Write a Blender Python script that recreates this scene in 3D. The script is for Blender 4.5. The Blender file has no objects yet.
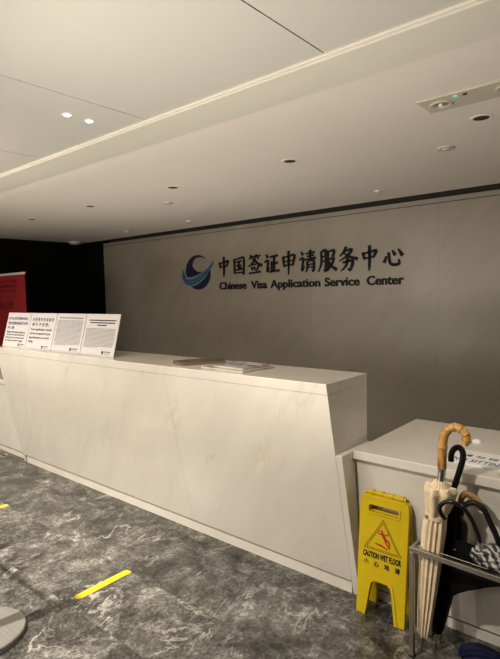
import bpy, bmesh, math, random
from mathutils import Vector, Matrix
from mathutils.geometry import tessellate_polygon
random.seed(4)
PI = math.pi
scene = bpy.context.scene
COL = scene.collection

# ------------------------------------------------------------------ camera
CAM_H = 1.6
F_PX, PITCH, ROLL, YAW = 512.48, 0.06914, -0.02147, 0.70270
fw = Vector((-math.sin(YAW)*math.cos(PITCH), math.cos(YAW)*math.cos(PITCH), -math.sin(PITCH)))
r0 = Vector((math.cos(YAW), math.sin(YAW), 0))
u0 = r0.cross(fw)
cr, sr = math.cos(ROLL), math.sin(ROLL)
rr = cr*r0 + sr*u0
uu = -sr*r0 + cr*u0
cd = bpy.data.cameras.new('camera')
cam = bpy.data.objects.new('camera', cd)
COL.objects.link(cam)
cam.matrix_world = Matrix(((rr.x, uu.x, -fw.x, 0), (rr.y, uu.y, -fw.y, 0), (rr.z, uu.z, -fw.z, CAM_H), (0, 0, 0, 1)))
cd.sensor_fit = 'VERTICAL'
cd.sensor_height = 24.0
cd.lens = 24.0*F_PX/659.0
cd.clip_start = 0.02
scene.camera = cam

# ------------------------------------------------------------------ world, lights, exposure
w = bpy.data.worlds.new('world')
scene.world = w
w.use_nodes = True
w.node_tree.nodes['Background'].inputs[0].default_value = (1.0, 0.86, 0.68, 1)
w.node_tree.nodes['Background'].inputs[1].default_value = 0.02
vs = scene.view_settings
vs.view_transform = 'Standard'
vs.look = 'None'
vs.exposure = 0.0
vs.gamma = 1.0
vs.use_curve_mapping = False
WARM = (1.0, 0.905, 0.79)

def spot(name, loc, target, power, angle, blend, soft, color=WARM):
    l = bpy.data.lights.new(name, 'SPOT')
    l.energy = power; l.spot_size = math.radians(angle); l.spot_blend = blend
    l.shadow_soft_size = soft; l.color = color
    o = bpy.data.objects.new(name, l); COL.objects.link(o)
    o.location = loc
    o.rotation_euler = (Vector(target)-Vector(loc)).to_track_quat('-Z', 'Y').to_euler()
    return o

def area(name, loc, sx, sy, power, rot=(0, 0, 0), color=WARM):
    l = bpy.data.lights.new(name, 'AREA')
    l.shape = 'RECTANGLE'; l.size = sx; l.size_y = sy; l.energy = power; l.color = color
    o = bpy.data.objects.new(name, l); COL.objects.link(o)
    o.location = loc; o.rotation_euler = rot
    return o

# the lit downlight over the queue (its fitting is built below), and fill lamps added around it
LAMP = (-2.60, 0.30, 2.47)
spot('downlight_or_fill', LAMP, (-3.0, 0.75, 0.0), 340, 118, 1.0, 0.03)
spot('downlight_beam', LAMP, (-3.15, 1.0, 0.0), 420, 58, 1.0, 0.03)   # the hot middle of the same lamp's beam
FILL_MIDDLE = (-1.40, 0.30, 2.47)  # fill added to brighten the sign and umbrellas
spot('downlight_or_fill', FILL_MIDDLE, (-1.2, 1.6, 0.3), 165, 118, 1.0, 0.03)
FILL_LEFT = (-5.4, 0.30, 2.47)  # fill added to brighten the counter's left end and the floor there
spot('downlight_or_fill', FILL_LEFT, (-5.0, 1.55, 0.2), 330, 92, 1.0, 0.03)
FILL_RIGHT = (0.35, 2.65, 2.47)  # fill added to brighten the tall counter's end face
spot('downlight_or_fill', FILL_RIGHT, (-1.2, 2.3, 0.85), 34, 66, 1.0, 0.05)
# unseen fill strip added behind the counter to brighten the marble wall
area('wall_fill', (-3.7, 2.56, 1.02), 2.9, 0.10, 12, (math.radians(104), 0, 0))
# added unseen spots aimed up to brighten the ceiling, no fittings stand here
for x, y, z, e in ((-3.9, 0.25, 0.95, 165), (-1.4, 0.45, 0.95, 138), (0.5, 0.2, 0.95, 10)):
    spot('ceiling_fill', (x, y, z), (x, y+1.45, z+1.5), e, 116, 1.0, 0.10)
# added fill panel behind the viewer, brightening wall and counter; no window here
area('hall_fill', (-5.0, -3.4, 1.8), 5.2, 0.9, 100, (PI/2, 0, 0))

# ------------------------------------------------------------------ helpers
def mat(name, base, rough=0.5, metal=0.0, spec=0.5, emit=None, estr=0.0):
    m = bpy.data.materials.new(name); m.use_nodes = True
    b = m.node_tree.nodes['Principled BSDF']
    b.inputs['Base Color'].default_value = (*base, 1)
    b.inputs['Roughness'].default_value = rough
    b.inputs['Metallic'].default_value = metal
    b.inputs['Specular IOR Level'].default_value = spec
    if emit:
        b.inputs['Emission Color'].default_value = (*emit, 1)
        b.inputs['Emission Strength'].default_value = estr
    return m

class NT:
    def __init__(s, m):
        s.t = m.node_tree; s.b = s.t.nodes['Principled BSDF']
    def n(s, typ, **kw):
        o = s.t.nodes.new(typ)
        for k, v in kw.items(): setattr(o, k, v)
        return o
    def l(s, a, b): s.t.links.new(a, b)
    def noise(s, vec, scale, detail=6, rough=0.6, dist=0.0):
        o = s.n('ShaderNodeTexNoise')
        o.inputs['Scale'].default_value = scale; o.inputs['Detail'].default_value = detail
        o.inputs['Roughness'].default_value = rough; o.inputs['Distortion'].default_value = dist
        if vec is not None: s.l(vec, o.inputs['Vector'])
        return o.outputs['Fac']
    def ramp(s, fac, stops):
        o = s.n('ShaderNodeValToRGB')
        el = o.color_ramp.elements
        while len(el) < len(stops): el.new(0.5)
        for e, (p, c) in zip(el, stops):
            e.position = p
            e.color = (*c, 1) if not isinstance(c, (int, float)) else (c, c, c, 1)
        s.l(fac, o.inputs['Fac']); return o.outputs['Color']
    def math(s, op, a, b=None, c=None):
        o = s.n('ShaderNodeMath', operation=op)
        for i, v in enumerate((a, b, c)):
            if v is None: continue
            if isinstance(v, (int, float)): o.inputs[i].default_value = v
            else: s.l(v, o.inputs[i])
        return o.outputs[0]
    def mix(s, fac, a, b, typ='MIX'):
        o = s.n('ShaderNodeMix', data_type='RGBA', blend_type=typ)
        if isinstance(fac, (int, float)): o.inputs[0].default_value = fac
        else: s.l(fac, o.inputs[0])
        for i, v in ((6, a), (7, b)):
            if isinstance(v, tuple): o.inputs[i].default_value = (*v, 1)
            else: s.l(v, o.inputs[i])
        return o.outputs[2]
    def pos(s): return s.n('ShaderNodeTexCoord').outputs['Object']
    def sep(s, v):
        o = s.n('ShaderNodeSeparateXYZ'); s.l(v, o.inputs[0]); return o.outputs
    def comb(s, x, y, z):
        o = s.n('ShaderNodeCombineXYZ')
        for i, v in enumerate((x, y, z)):
            if isinstance(v, (int, float)): o.inputs[i].default_value = v
            else: s.l(v, o.inputs[i])
        return o.outputs[0]
    def vmath(s, op, a, b):
        o = s.n('ShaderNodeVectorMath', operation=op)
        for i, v in ((0, a), (1, b)):
            if isinstance(v, tuple): o.inputs[i].default_value = v
            else: s.l(v, o.inputs[i])
        return o.outputs[0]

def noisy(name, base, rough=0.5, metal=0.0, amt=0.12, scale=20.0, bump=0.0, spec=0.5, stretch=None):
    m = mat(name, base, rough, metal, spec); t = NT(m)
    v = t.pos()
    if stretch: v = t.vmath('MULTIPLY', v, stretch)
    f = t.noise(v, scale)
    lo = tuple(c*(1-amt) for c in base); hi = tuple(min(1, c*(1+amt)) for c in base)
    t.l(t.ramp(f, [(0.3, lo), (0.7, hi)]), t.b.inputs['Base Color'])
    if bump:
        bn = t.n('ShaderNodeBump'); bn.inputs['Strength'].default_value = bump; bn.inputs['Distance'].default_value = 0.01
        t.l(f, bn.inputs['Height']); t.l(bn.outputs['Normal'], t.b.inputs['Normal'])
    return m

def marble(name, base, vein, rough, vscale=1.2, vamt=0.5, cloud=0.1, panel=None, spec=0.5):
    m = mat(name, base, rough, 0, spec); t = NT(m)
    p = t.pos()
    if panel:
        X = t.sep(p)[0]
        k = t.math('FLOOR', t.math('DIVIDE', t.math('ADD', X, panel[1]), panel[0]))
        p = t.vmath('ADD', p, t.comb(0.0, t.math('MULTIPLY', k, 7.3), t.math('MULTIPLY', k, 3.1)))
    rot = t.n('ShaderNodeVectorRotate', rotation_type='AXIS_ANGLE')
    rot.inputs['Axis'].default_value = (0, 1, 0); rot.inputs['Angle'].default_value = 0.9
    t.l(p, rot.inputs['Vector'])
    q = t.vmath('MULTIPLY', rot.outputs[0], (0.6, 1.0, 2.0))
    n1 = t.noise(q, vscale, 8, 0.62, 0.9)
    ridge = t.math('ABSOLUTE', t.math('SUBTRACT', n1, 0.5))
    v1 = t.ramp(ridge, [(0.0, 1.0), (0.03, 0.0)])
    mask = t.ramp(t.noise(q, vscale*1.7, 3), [(0.48, 0.0), (0.68, 1.0)])
    vv = t.math('MULTIPLY', t.math('MULTIPLY', v1, mask), vamt)
    cl = t.noise(q, vscale*1.3, 5, 0.6)
    c0 = t.ramp(cl, [(0.3, tuple(c*(1-cloud) for c in base)), (0.7, tuple(min(1, c*(1+cloud*0.6)) for c in base))])
    c = t.mix(vv, c0, vein)
    if panel:
        fr = t.math('ABSOLUTE', t.math('SUBTRACT', t.math('FRACT', t.math('DIVIDE', t.math('ADD', X, panel[1]), panel[0])), 0.5))
        seam = t.math('GREATER_THAN', fr, 0.5-0.0022/panel[0])
        c = t.mix(t.math('MULTIPLY', seam, 0.45), c, tuple(x*0.35 for x in base))
    t.l(c, t.b.inputs['Base Color'])
    return m

def floor_mat():
    m = mat('grey_marble_tile', (0.2, 0.19, 0.18), 0.25); t = NT(m)
    p = t.pos(); s = t.sep(p)
    T = 0.8
    ux = t.math('DIVIDE', t.math('ADD', s[0], 0.1), T); uy = t.math('DIVIDE', t.math('ADD', s[1], 0.27), T*0.5)
    ix = t.math('FLOOR', ux); iy = t.math('FLOOR', uy)
    wn = t.n('ShaderNodeTexWhiteNoise', noise_dimensions='2D'); t.l(t.comb(ix, iy, 0.0), wn.inputs['Vector'])
    off = t.vmath('MULTIPLY', wn.outputs['Color'], (30.0, 30.0, 30.0))
    q = t.vmath('ADD', p, off)
    big = t.noise(q, 3.2, 5, 0.65, 1.0)
    fine = t.noise(q, 15.0, 10, 0.85, 0.7)
    speck = t.noise(q, 52.0, 3, 0.8, 0.4)
    f = t.math('ADD', t.math('MULTIPLY', big, 0.42), t.math('ADD', t.math('MULTIPLY', fine, 0.36), t.math('MULTIPLY', speck, 0.22)))
    c = t.ramp(f, [(0.40, (0.010, 0.009, 0.008)), (0.455, (0.032, 0.030, 0.026)), (0.51, (0.074, 0.070, 0.062)), (0.56, (0.155, 0.148, 0.134)), (0.62, (0.39, 0.375, 0.345))])
    qs = t.vmath('MULTIPLY', q, (1.0, 0.55, 1.0))
    vn = t.noise(qs, 1.7, 9, 0.62, 0.7)
    v1 = t.ramp(t.math('ABSOLUTE', t.math('SUBTRACT', vn, 0.5)), [(0.0, 1.0), (0.010, 0.0)])
    msk = t.ramp(t.noise(q, 3.0, 3), [(0.45, 0.0), (0.6, 1.0)])
    c = t.mix(t.math('MULTIPLY', t.math('MULTIPLY', v1, msk), 0.6), c, (0.58, 0.555, 0.51))
    vn2 = t.noise(t.vmath('ADD', qs, (5.0, 9.0, 0.0)), 3.4, 9, 0.65, 0.5)
    v2 = t.ramp(t.math('ABSOLUTE', t.math('SUBTRACT', vn2, 0.5)), [(0.0, 1.0), (0.010, 0.0)])
    c = t.mix(t.math('MULTIPLY', v2, 0.22), c, (0.5, 0.48, 0.45))
    gx = t.math('GREATER_THAN', t.math('ABSOLUTE', t.math('SUBTRACT', t.math('FRACT', ux), 0.5)), 0.5-0.0015/T)
    gy = t.math('GREATER_THAN', t.math('ABSOLUTE', t.math('SUBTRACT', t.math('FRACT', uy), 0.5)), 0.5-0.003/T)
    g = t.math('MAXIMUM', gx, gy)
    c = t.mix(t.math('MULTIPLY', g, 0.5), c, (0.07, 0.065, 0.06))
    t.l(c, t.b.inputs['Base Color'])
    return m

M = {}
M['floor'] = floor_mat()
M['stone'] = marble('cream_marble', (0.69, 0.645, 0.565), (0.46, 0.41, 0.33), 0.14, 1.5, 0.35, 0.07)
M['stone'].node_tree.nodes['Principled BSDF'].inputs['Coat Weight'].default_value = 0.25
M['stone'].node_tree.nodes['Principled BSDF'].inputs['Coat Roughness'].default_value = 0.03
M['wall'] = marble('beige_marble_wall', (0.28, 0.247, 0.195), (0.20, 0.172, 0.132), 0.34, 1.1, 0.5, 0.10, panel=(1.45, 0.35))
M['ceil'] = noisy('ceiling_plaster', (0.83, 0.765, 0.69), 0.85, 0, 0.015, 2.0)
M['lacquer'] = noisy('ceiling_lacquer', (0.65, 0.635, 0.58), 0.25, 0, 0.015, 1.5)
M['board'] = noisy('ceiling_border_board', (0.78, 0.75, 0.66), 0.35, 0, 0.015, 1.5)
M['trimcream'] = noisy('trim_cream', (0.84, 0.80, 0.70), 0.45, 0, 0.02, 3.0)
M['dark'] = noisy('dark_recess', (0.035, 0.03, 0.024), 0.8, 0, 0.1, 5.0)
M['blackwall'] = noisy('black_wall', (0.004, 0.004, 0.004), 0.9, 0, 0.1, 5.0, spec=0.1)
M['paint'] = noisy('wall_paint', (0.45, 0.41, 0.35), 0.8, 0, 0.03, 2.0)
M['navy'] = noisy('navy_lettering', (0.008, 0.010, 0.040), 0.5, 0, 0.1, 8.0, spec=0.25)
M['teal'] = noisy('teal_lettering', (0.012, 0.10, 0.19), 0.4, 0, 0.1, 8.0)
M['ink'] = noisy('black_lettering', (0.006, 0.006, 0.007), 0.6, 0, 0.1, 8.0, spec=0.2)
M['greyink'] = noisy('grey_print', (0.13, 0.125, 0.12), 0.7, 0, 0.1, 30.0)
M['blueink'] = noisy('blue_print', (0.05, 0.055, 0.15), 0.6, 0, 0.1, 30.0)
M['paper'] = noisy('white_board', (0.57, 0.54, 0.525), 0.5, 0, 0.02, 6.0)
M['red'] = noisy('red_banner', (0.38, 0.020, 0.024), 0.55, 0, 0.08, 4.0)
M['darkred'] = noisy('banner_lettering', (0.05, 0.008, 0.008), 0.6, 0, 0.1, 8.0)
M['white'] = noisy('white_plastic', (0.82, 0.80, 0.76), 0.35, 0, 0.02, 10.0)
M['fixture'] = noisy('cream_fixture', (0.58, 0.55, 0.45), 0.5, 0, 0.03, 10.0)
M['yellow'] = noisy('yellow_plastic', (0.58, 0.42, 0.002), 0.5, 0, 0.06, 14.0, spec=0.3)
M['tape'] = noisy('yellow_tape', (0.84, 0.58, 0.012), 0.45, 0, 0.05, 20.0)
M['redprint'] = noisy('red_print', (0.45, 0.018, 0.008), 0.6, 0, 0.08, 20.0)
M['steel'] = noisy('brushed_steel', (0.36, 0.325, 0.27), 0.34, 1.0, 0.12, 60.0, stretch=(1, 1, 0.06))
M['chrome'] = noisy('polished_metal', (0.75, 0.73, 0.70), 0.18, 1.0, 0.05, 30.0)
M['disc'] = noisy('brushed_disc', (0.36, 0.345, 0.32), 0.42, 0.75, 0.12, 30.0, stretch=(0.1, 3, 1))
M['rubber'] = noisy('black_rubber', (0.012, 0.012, 0.012), 0.6, 0, 0.1, 20.0)
M['beltcloth'] = noisy('belt_webbing', (0.02, 0.02, 0.03), 0.8, 0, 0.15, 80.0)
M['blackplastic'] = noisy('black_plastic', (0.005, 0.005, 0.006), 0.2, 0, 0.1, 20.0, spec=0.4)
M['blackmatt'] = noisy('black_rubberised', (0.006, 0.006, 0.006), 0.5, 0, 0.15, 30.0, spec=0.25)
M['blackcloth'] = noisy('black_nylon', (0.003, 0.003, 0.004), 0.7, 0, 0.25, 30.0, 0.2, spec=0.12)
M['navycloth'] = noisy('navy_nylon', (0.006, 0.008, 0.030), 0.7, 0, 0.3, 30.0, 0.2, spec=0.15)
M['olivecloth'] = noisy('olive_nylon', (0.055, 0.05, 0.026), 0.6, 0, 0.25, 25.0, 0.2)
M['creamcloth'] = noisy('cream_cotton', (0.82, 0.67, 0.46), 0.85, 0, 0.10, 30.0, 0.25)
M['tanwood'] = noisy('tan_wood', (0.30, 0.19, 0.06), 0.4, 0, 0.3, 18.0)
M['bookcover'] = noisy('brown_cover', (0.09, 0.062, 0.034), 0.5, 0, 0.25, 25.0)
M['pages'] = noisy('page_edges', (0.62, 0.56, 0.46), 0.7, 0, 0.12, 90.0, stretch=(0.05, 0.05, 3))

M['brownpages'] = noisy('brown_page_edges', (0.16, 0.12, 0.075), 0.7, 0, 0.2, 90.0, stretch=(0.05, 0.05, 3))
def bamboo():
    m = mat('bamboo', (0.62, 0.38, 0.13), 0.32); t = NT(m)
    p = t.pos()
    f = t.noise(p, 30.0, 4)
    c = t.ramp(f, [(0.3, (0.40, 0.19, 0.045)), (0.7, (0.62, 0.35, 0.105))])
    z = t.sep(p)[2]
    sc = t.noise(t.vmath('MULTIPLY', p, (1.0, 1.0, 0.30)), 62.0, 2)
    burn = t.math('MULTIPLY', t.ramp(sc, [(0.47, 0.0), (0.55, 1.0)]), t.math('LESS_THAN', z, 0.945))
    c = t.mix(t.math('MULTIPLY', burn, 0.8), c, (0.16, 0.055, 0.02))
    t.l(c, t.b.inputs['Base Color']); return m
M['bamboo'] = bamboo()
M['node'] = noisy('bamboo_node', (0.20, 0.09, 0.025), 0.4, 0, 0.3, 60.0)

def striped():
    m = mat('striped_nylon', (0.3, 0.3, 0.3), 0.5); t = NT(m)
    wv = t.n('ShaderNodeTexWave', wave_type='BANDS', bands_direction='DIAGONAL')
    wv.inputs['Scale'].default_value = 15.0; wv.inputs['Distortion'].default_value = 9.0; wv.inputs['Detail'].default_value = 2.0
    wv.inputs['Detail Scale'].default_value = 1.4
    t.l(t.pos(), wv.inputs['Vector'])
    t.l(t.ramp(wv.outputs['Fac'], [(0.42, (0.012, 0.012, 0.014)), (0.60, (0.10, 0.10, 0.105)), (0.82, (0.42, 0.405, 0.39))]), t.b.inputs['Base Color'])
    return m
M['striped'] = striped()

def magcover():
    m = mat('magazine_cover', (0.5, 0.5, 0.5), 0.25); t = NT(m)
    vo = t.n('ShaderNodeTexVoronoi', distance='CHEBYCHEV'); vo.inputs['Scale'].default_value = 11.0
    t.l(t.vmath('MULTIPLY', t.pos(), (1.0, 1.6, 0.0)), vo.inputs['Vector'])
    s = t.n('ShaderNodeSeparateColor'); t.l(vo.outputs['Color'], s.inputs[0])
    t.l(t.ramp(s.outputs[0], [(0.0, (0.10, 0.09, 0.13)), (0.25, (0.42, 0.40, 0.40)), (0.5, (0.62, 0.58, 0.54)), (0.72, (0.20, 0.19, 0.24)), (0.88, (0.50, 0.47, 0.44)), (0.95, (0.36, 0.08, 0.07)), (1.0, (0.66, 0.63, 0.60))]), t.b.inputs['Base Color'])
    return m
M['magcover'] = magcover()

# ---- mesh building
def ROOT(o):
    while o.parent: o = o.parent
    return o

def obj(name, bm, m, parent=None, smooth=False, bevel=0.0, label=None, seg=2):
    bmesh.ops.remove_doubles(bm, verts=bm.verts, dist=1e-6) if False else None
    bmesh.ops.recalc_face_normals(bm, faces=bm.faces)
    off = Vector(ROOT(parent).location) if parent else None
    if off is not None:
        for v in bm.verts: v.co -= off
    me = bpy.data.meshes.new(name)
    bm.to_mesh(me); bm.free()
    me.materials.append(m)
    if smooth:
        for p in me.polygons: p.use_smooth = True
        me.set_sharp_from_angle(angle=math.radians(40))
    o = bpy.data.objects.new(name, me); COL.objects.link(o)
    if parent: o.parent = parent
    if bevel:
        b = o.modifiers.new('bevel', 'BEVEL'); b.width = bevel; b.segments = seg; b.limit_method = 'ANGLE'; b.angle_limit = math.radians(35)
    if label: o['label'] = label
    return o

def struct(name, bm, m, **k):
    o = obj(name, bm, m, **k); o['kind'] = 'structure'; return o

def thing(name, label, cat, loc, group=None):
    o = bpy.data.objects.new(name, None); COL.objects.link(o)
    o.location = loc; o.empty_display_size = 0.1
    o['label'] = label; o['category'] = cat
    if group: o['group'] = group
    return o

def tag(o, label, cat, group=None):
    o['label'] = label; o['category'] = cat
    if group: o['group'] = group
    return o

def rebase(o, loc):
    loc = Vector(loc)
    for v in o.data.vertices: v.co -= loc
    o.location = loc
    return o

def box(bm, x0, x1, y0, y1, z0, z1):
    vs = [bm.verts.new((x, y, z)) for x in (x0, x1) for y in (y0, y1) for z in (z0, z1)]
    for f in ((0, 1, 3, 2), (4, 6, 7, 5), (0, 4, 5, 1), (2, 3, 7, 6), (0, 2, 6, 4), (1, 5, 7, 3)):
        bm.faces.new([vs[i] for i in f])
    return bm

def B(*a):
    return box(bmesh.new(), *a)

def prism(bm, pts, fn, d0, d1):
    """closed outline pts (u,v) carried to 3-D by fn(u,v,w), between w=d0 and w=d1"""
    a = [bm.verts.new(fn(u, v, d0)) for u, v in pts]
    b = [bm.verts.new(fn(u, v, d1)) for u, v in pts]
    n = len(pts)
    for t in tessellate_polygon([[Vector((u, v, 0)) for u, v in pts]]):
        bm.faces.new([a[i] for i in t]); bm.faces.new([b[i] for i in reversed(t)])
    for i in range(n):
        j = (i+1) % n
        bm.faces.new((a[i], b[i], b[j], a[j]))
    return bm

def prism_hole(bm, outer, holes, fn, d0, d1):
    loops = [outer]+holes
    flat = [p for l in loops for p in l]
    a = [bm.verts.new(fn(u, v, d0)) for u, v in flat]
    b = [bm.verts.new(fn(u, v, d1)) for u, v in flat]
    for t in tessellate_polygon([[Vector((u, v, 0)) for u, v in l] for l in loops]):
        bm.faces.new([a[i] for i in t]); bm.faces.new([b[i] for i in reversed(t)])
    k = 0
    for l in loops:
        n = len(l)
        for i in range(n):
            j = (i+1) % n
            bm.faces.new((a[k+i], b[k+i], b[k+j], a[k+j]))
        k += n
    return bm

def catmull(pts, n=8):
    P = [Vector(p) for p in pts]
    P = [2*P[0]-P[1]]+P+[2*P[-1]-P[-2]]
    out = []
    for i in range(1, len(P)-2):
        for k in range(n):
            t = k/n
            out.append(0.5*((2*P[i])+(P[i+1]-P[i-1])*t+(2*P[i-1]-5*P[i]+4*P[i+1]-P[i+2])*t*t+(3*P[i]-P[i-1]-3*P[i+1]+P[i+2])*t**3))
    out.append(P[-2]); return out

def lerp_list(v, n):
    out = []
    for i in range(n):
        f = i/(n-1)*(len(v)-1); k = min(int(f), len(v)-2); t = f-k
        out.append(v[k]*(1-t)+v[k+1]*t)
    return out

def sweep(bm, path, radii, seg=14, shape=None, ref=Vector((0, 0, 1))):
    """tube along path; shape(k, theta) scales the radius of the ring"""
    n = len(path)
    T = [(path[min(i+1, n-1)]-path[max(i-1, 0)]).normalized() for i in range(n)]
    if abs(T[0].dot(ref)) > 0.95: ref = Vector((0, -1, 0))
    N = (ref-T[0]*ref.dot(T[0])).normalized()
    rings = []
    for i in range(n):
        N = (N-T[i]*N.dot(T[i])).normalized(); Bn = T[i].cross(N)
        ring = []
        for k in range(seg):
            a = 2*PI*k/seg
            r = radii[i]*(shape(i/(n-1), a) if shape else 1)
            ring.append(bm.verts.new(path[i]+(N*math.cos(a)+Bn*math.sin(a))*r))
        rings.append(ring)
    for i in range(n-1):
        for k in range(seg):
            j = (k+1) % seg
            bm.faces.new((rings[i][k], rings[i][j], rings[i+1][j], rings[i+1][k]))
    bm.faces.new(list(reversed(rings[0]))); bm.faces.new(rings[-1])
    return bm

def tube(pts, r, seg=14, n=8, shape=None):
    path = catmull(pts, n) if len(pts) > 2 else [Vector(p) for p in pts]
    rad = lerp_list(r, len(path)) if isinstance(r, (list, tuple)) else [r]*len(path)
    return sweep(bmesh.new(), path, rad, seg, shape)

def lathe(bm, prof, cx, cy, seg=40, z0=0.0):
    rings = []
    for r, z in prof:
        rings.append([bm.verts.new((cx+r*math.cos(2*PI*k/seg), cy+r*math.sin(2*PI*k/seg), z0+z)) for k in range(seg)])
    for a, b in zip(rings, rings[1:]):
        for k in range(seg):
            j = (k+1) % seg
            bm.faces.new((a[k], a[j], b[j], b[k]))
    bm.faces.new(list(reversed(rings[0]))); bm.faces.new(rings[-1])
    return bm

def text(bm, body, fn, u0, v0, width, height=None, bold=0.0, depth=0.0006, shear=0.0):
    """lettering filling the box (u0,v0,width,height), carried to 3-D by fn(u,v,w)"""
    c = bpy.data.curves.new('lettering', 'FONT')
    c.body = body; c.size = 1.0; c.offset = bold; c.extrude = 0.05; c.resolution_u = 3; c.shear = shear
    o = bpy.data.objects.new('lettering', c); COL.objects.link(o)
    dg = bpy.context.evaluated_depsgraph_get()
    me = bpy.data.meshes.new_from_object(o.evaluated_get(dg))
    bpy.data.objects.remove(o); bpy.data.curves.remove(c)
    if not me.vertices:
        bpy.data.meshes.remove(me); return bm
    xs = [v.co.x for v in me.vertices]; ys = [v.co.y for v in me.vertices]
    x0, x1, y0, y1 = min(xs), max(xs), min(ys), max(ys)
    sx = width/(x1-x0); sy = (height/(y1-y0)) if height else sx
    vs = [bm.verts.new(fn(u0+(v.co.x-x0)*sx, v0+(v.co.y-y0)*sy, depth*(0.5+v.co.z*10))) for v in me.vertices]
    for p in me.polygons:
        try: bm.faces.new([vs[i] for i in p.vertices])
        except ValueError: pass
    bpy.data.meshes.remove(me)
    return bm

def brush(bm, stroke, widths, fn, d0, d1):
    """one brush stroke: smoothed polyline with changing width"""
    P = catmull([(x, y, 0) for x, y in stroke], 6) if len(stroke) > 2 else [Vector((*stroke[0], 0)).lerp(Vector((*stroke[1], 0)), i/6) for i in range(7)]
    W = lerp_list(widths, len(P))
    n = len(P); L = []; R = []
    for i in range(n):
        t = (P[min(i+1, n-1)]-P[max(i-1, 0)]).normalized()
        nv = Vector((-t.y, t.x, 0))*W[i]*0.5
        if i == 0: P[0] = P[0]-t*W[0]*0.25
        L.append(P[i]+nv); R.append(P[i]-nv)
    rows = [[bm.verts.new(fn(q.x, q.y, d)) for q in S] for S in (L, R) for d in (d0, d1)]
    l0, l1, q0, q1 = rows
    for i in range(n-1):
        bm.faces.new((l0[i], l0[i+1], q0[i+1], q0[i])); bm.faces.new((l1[i], q1[i], q1[i+1], l1[i+1]))
        bm.faces.new((l0[i], l1[i], l1[i+1], l0[i+1])); bm.faces.new((q0[i], q0[i+1], q1[i+1], q1[i]))
    bm.faces.new((l0[0], q0[0], q1[0], l1[0])); bm.faces.new((l0[-1], l1[-1], q1[-1], q0[-1]))
    return bm

# ------------------------------------------------------------------ the room
ZC = 2.5                 # ceiling
YW = 4.93                # face of the marble wall
XL, XR, YR = -7.72, 2.6, -3.6
struct('floor', B(XL-0.1, XR+0.1, YR-0.1, 5.2, -0.1, 0.0), M['floor'])
struct('ceiling', B(XL, XR, 2.018, 4.797, ZC, ZC+0.06), M['ceil'])
# lacquered ceiling: a plain border board and large panels with open joints
struct('trim_1', B(XL, XR, 1.762, 2.016, ZC-0.004, ZC+0.06), M['board'])
PX = [-7.5, -6.37, -5.31, -4.247, -3.186, -2.124, -1.062, 0.0, 1.062, 2.124]
edges = [XL]+PX[1:]+[XR]
for i in range(len(edges)-1):
    nm = 'ceiling_panel' if i == 0 else 'ceiling_panel.%03d' % i
    struct(nm, B(edges[i]+0.003, edges[i+1]-0.003, YR, 1.725, ZC, ZC+0.05), M['lacquer'])
struct('trim_2', B(XL, XR, 1.728, 1.738, ZC-0.007, ZC+0.05), M['trimcream'], bevel=0.002)
struct('trim_3', B(XL, XR, 1.750, 1.760, ZC-0.010, ZC+0.05), M['trimcream'], bevel=0.002)
struct('trim_4', B(XL, XR, 1.739, 1.749, ZC+0.001, ZC+0.05), M['lacquer'])
struct('roof', B(XL-0.1, XR+0.1, YR-0.1, 5.2, ZC+0.2, ZC+0.3), M['dark'])
# back wall with its head trim inside the ceiling slot
struct('wall_back', B(-7.28, XR, YW, YW+0.15, 0.0, 2.421), M['wall'])
struct('trim_5', B(-7.28, XR, YW, YW+0.15, 2.428, 2.472), M['wall'])
struct('trim_7', B(XL, XR, YW+0.10, YW+0.15, 2.4725, 2.70), M['dark'])
struct('trim_8', B(XL, XR, 4.7975, 4.805, ZC+0.001, 2.70), M['dark'])
struct('trim_6', B(-7.28, XR, YW+0.008, YW+0.15, 2.420, 2.429), M['dark'])
struct('wall_back_dark', B(XL, -7.281, YW, YW+0.15, 0.0, 2.70), M['blackwall'])
struct('wall_left', B(XL-0.1, XL, 2.6, 5.2, 0.0, 2.70), M['blackwall'])
struct('wall_left_entrance', B(XL-0.1, XL, YR, 2.6, 0.0, 2.70), M['paint'])
struct('wall_right', B(XR, XR+0.1, YR, 5.2, 0.0, 2.70), M['paint'])
struct('wall_front', B(XL, XR, YR-0.1, YR, 0.0, 2.70), M['paint'])

# ------------------------------------------------------------------ reception counter
def front_y(z): return 2.085+(1.16-z)*0.2147
XA, XB = -4.89, -1.297
ctr = thing('reception_counter', 'long cream marble reception counter with slanted front under the wall lettering', 'counter', (-3.1, 2.3, 0))
def slab(x0, x1, z0, z1, yb):
    f = lambda u, v, w: (w, u, v)
    return prism(bmesh.new(), [(front_y(z0), z0), (yb, z0), (yb, z1), (front_y(z1), z1)], f, x0, x1)
obj('countertop', slab(XA, XB, 1.104, 1.16, 2.50), M['stone'], ctr, bevel=0.003)
seams = [XA, -3.72, -2.505, XB]
for i in range(3):
    obj('front_panel', slab(seams[i]+(0.0006 if i else 0), seams[i+1]-(0.0006 if i < 2 else 0), 0.078, 1.1032, 2.498), M['stone'], ctr, bevel=0.0008)
obj('plinth', B(XA+0.012, XB-0.008, 2.334, 2.49, 0.0, 0.070), M['stone'], ctr)
obj('plinth_recess', B(XA+0.02, XB-0.012, 2.345, 2.49, 0.066, 0.08), M['dark'], ctr)

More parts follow.
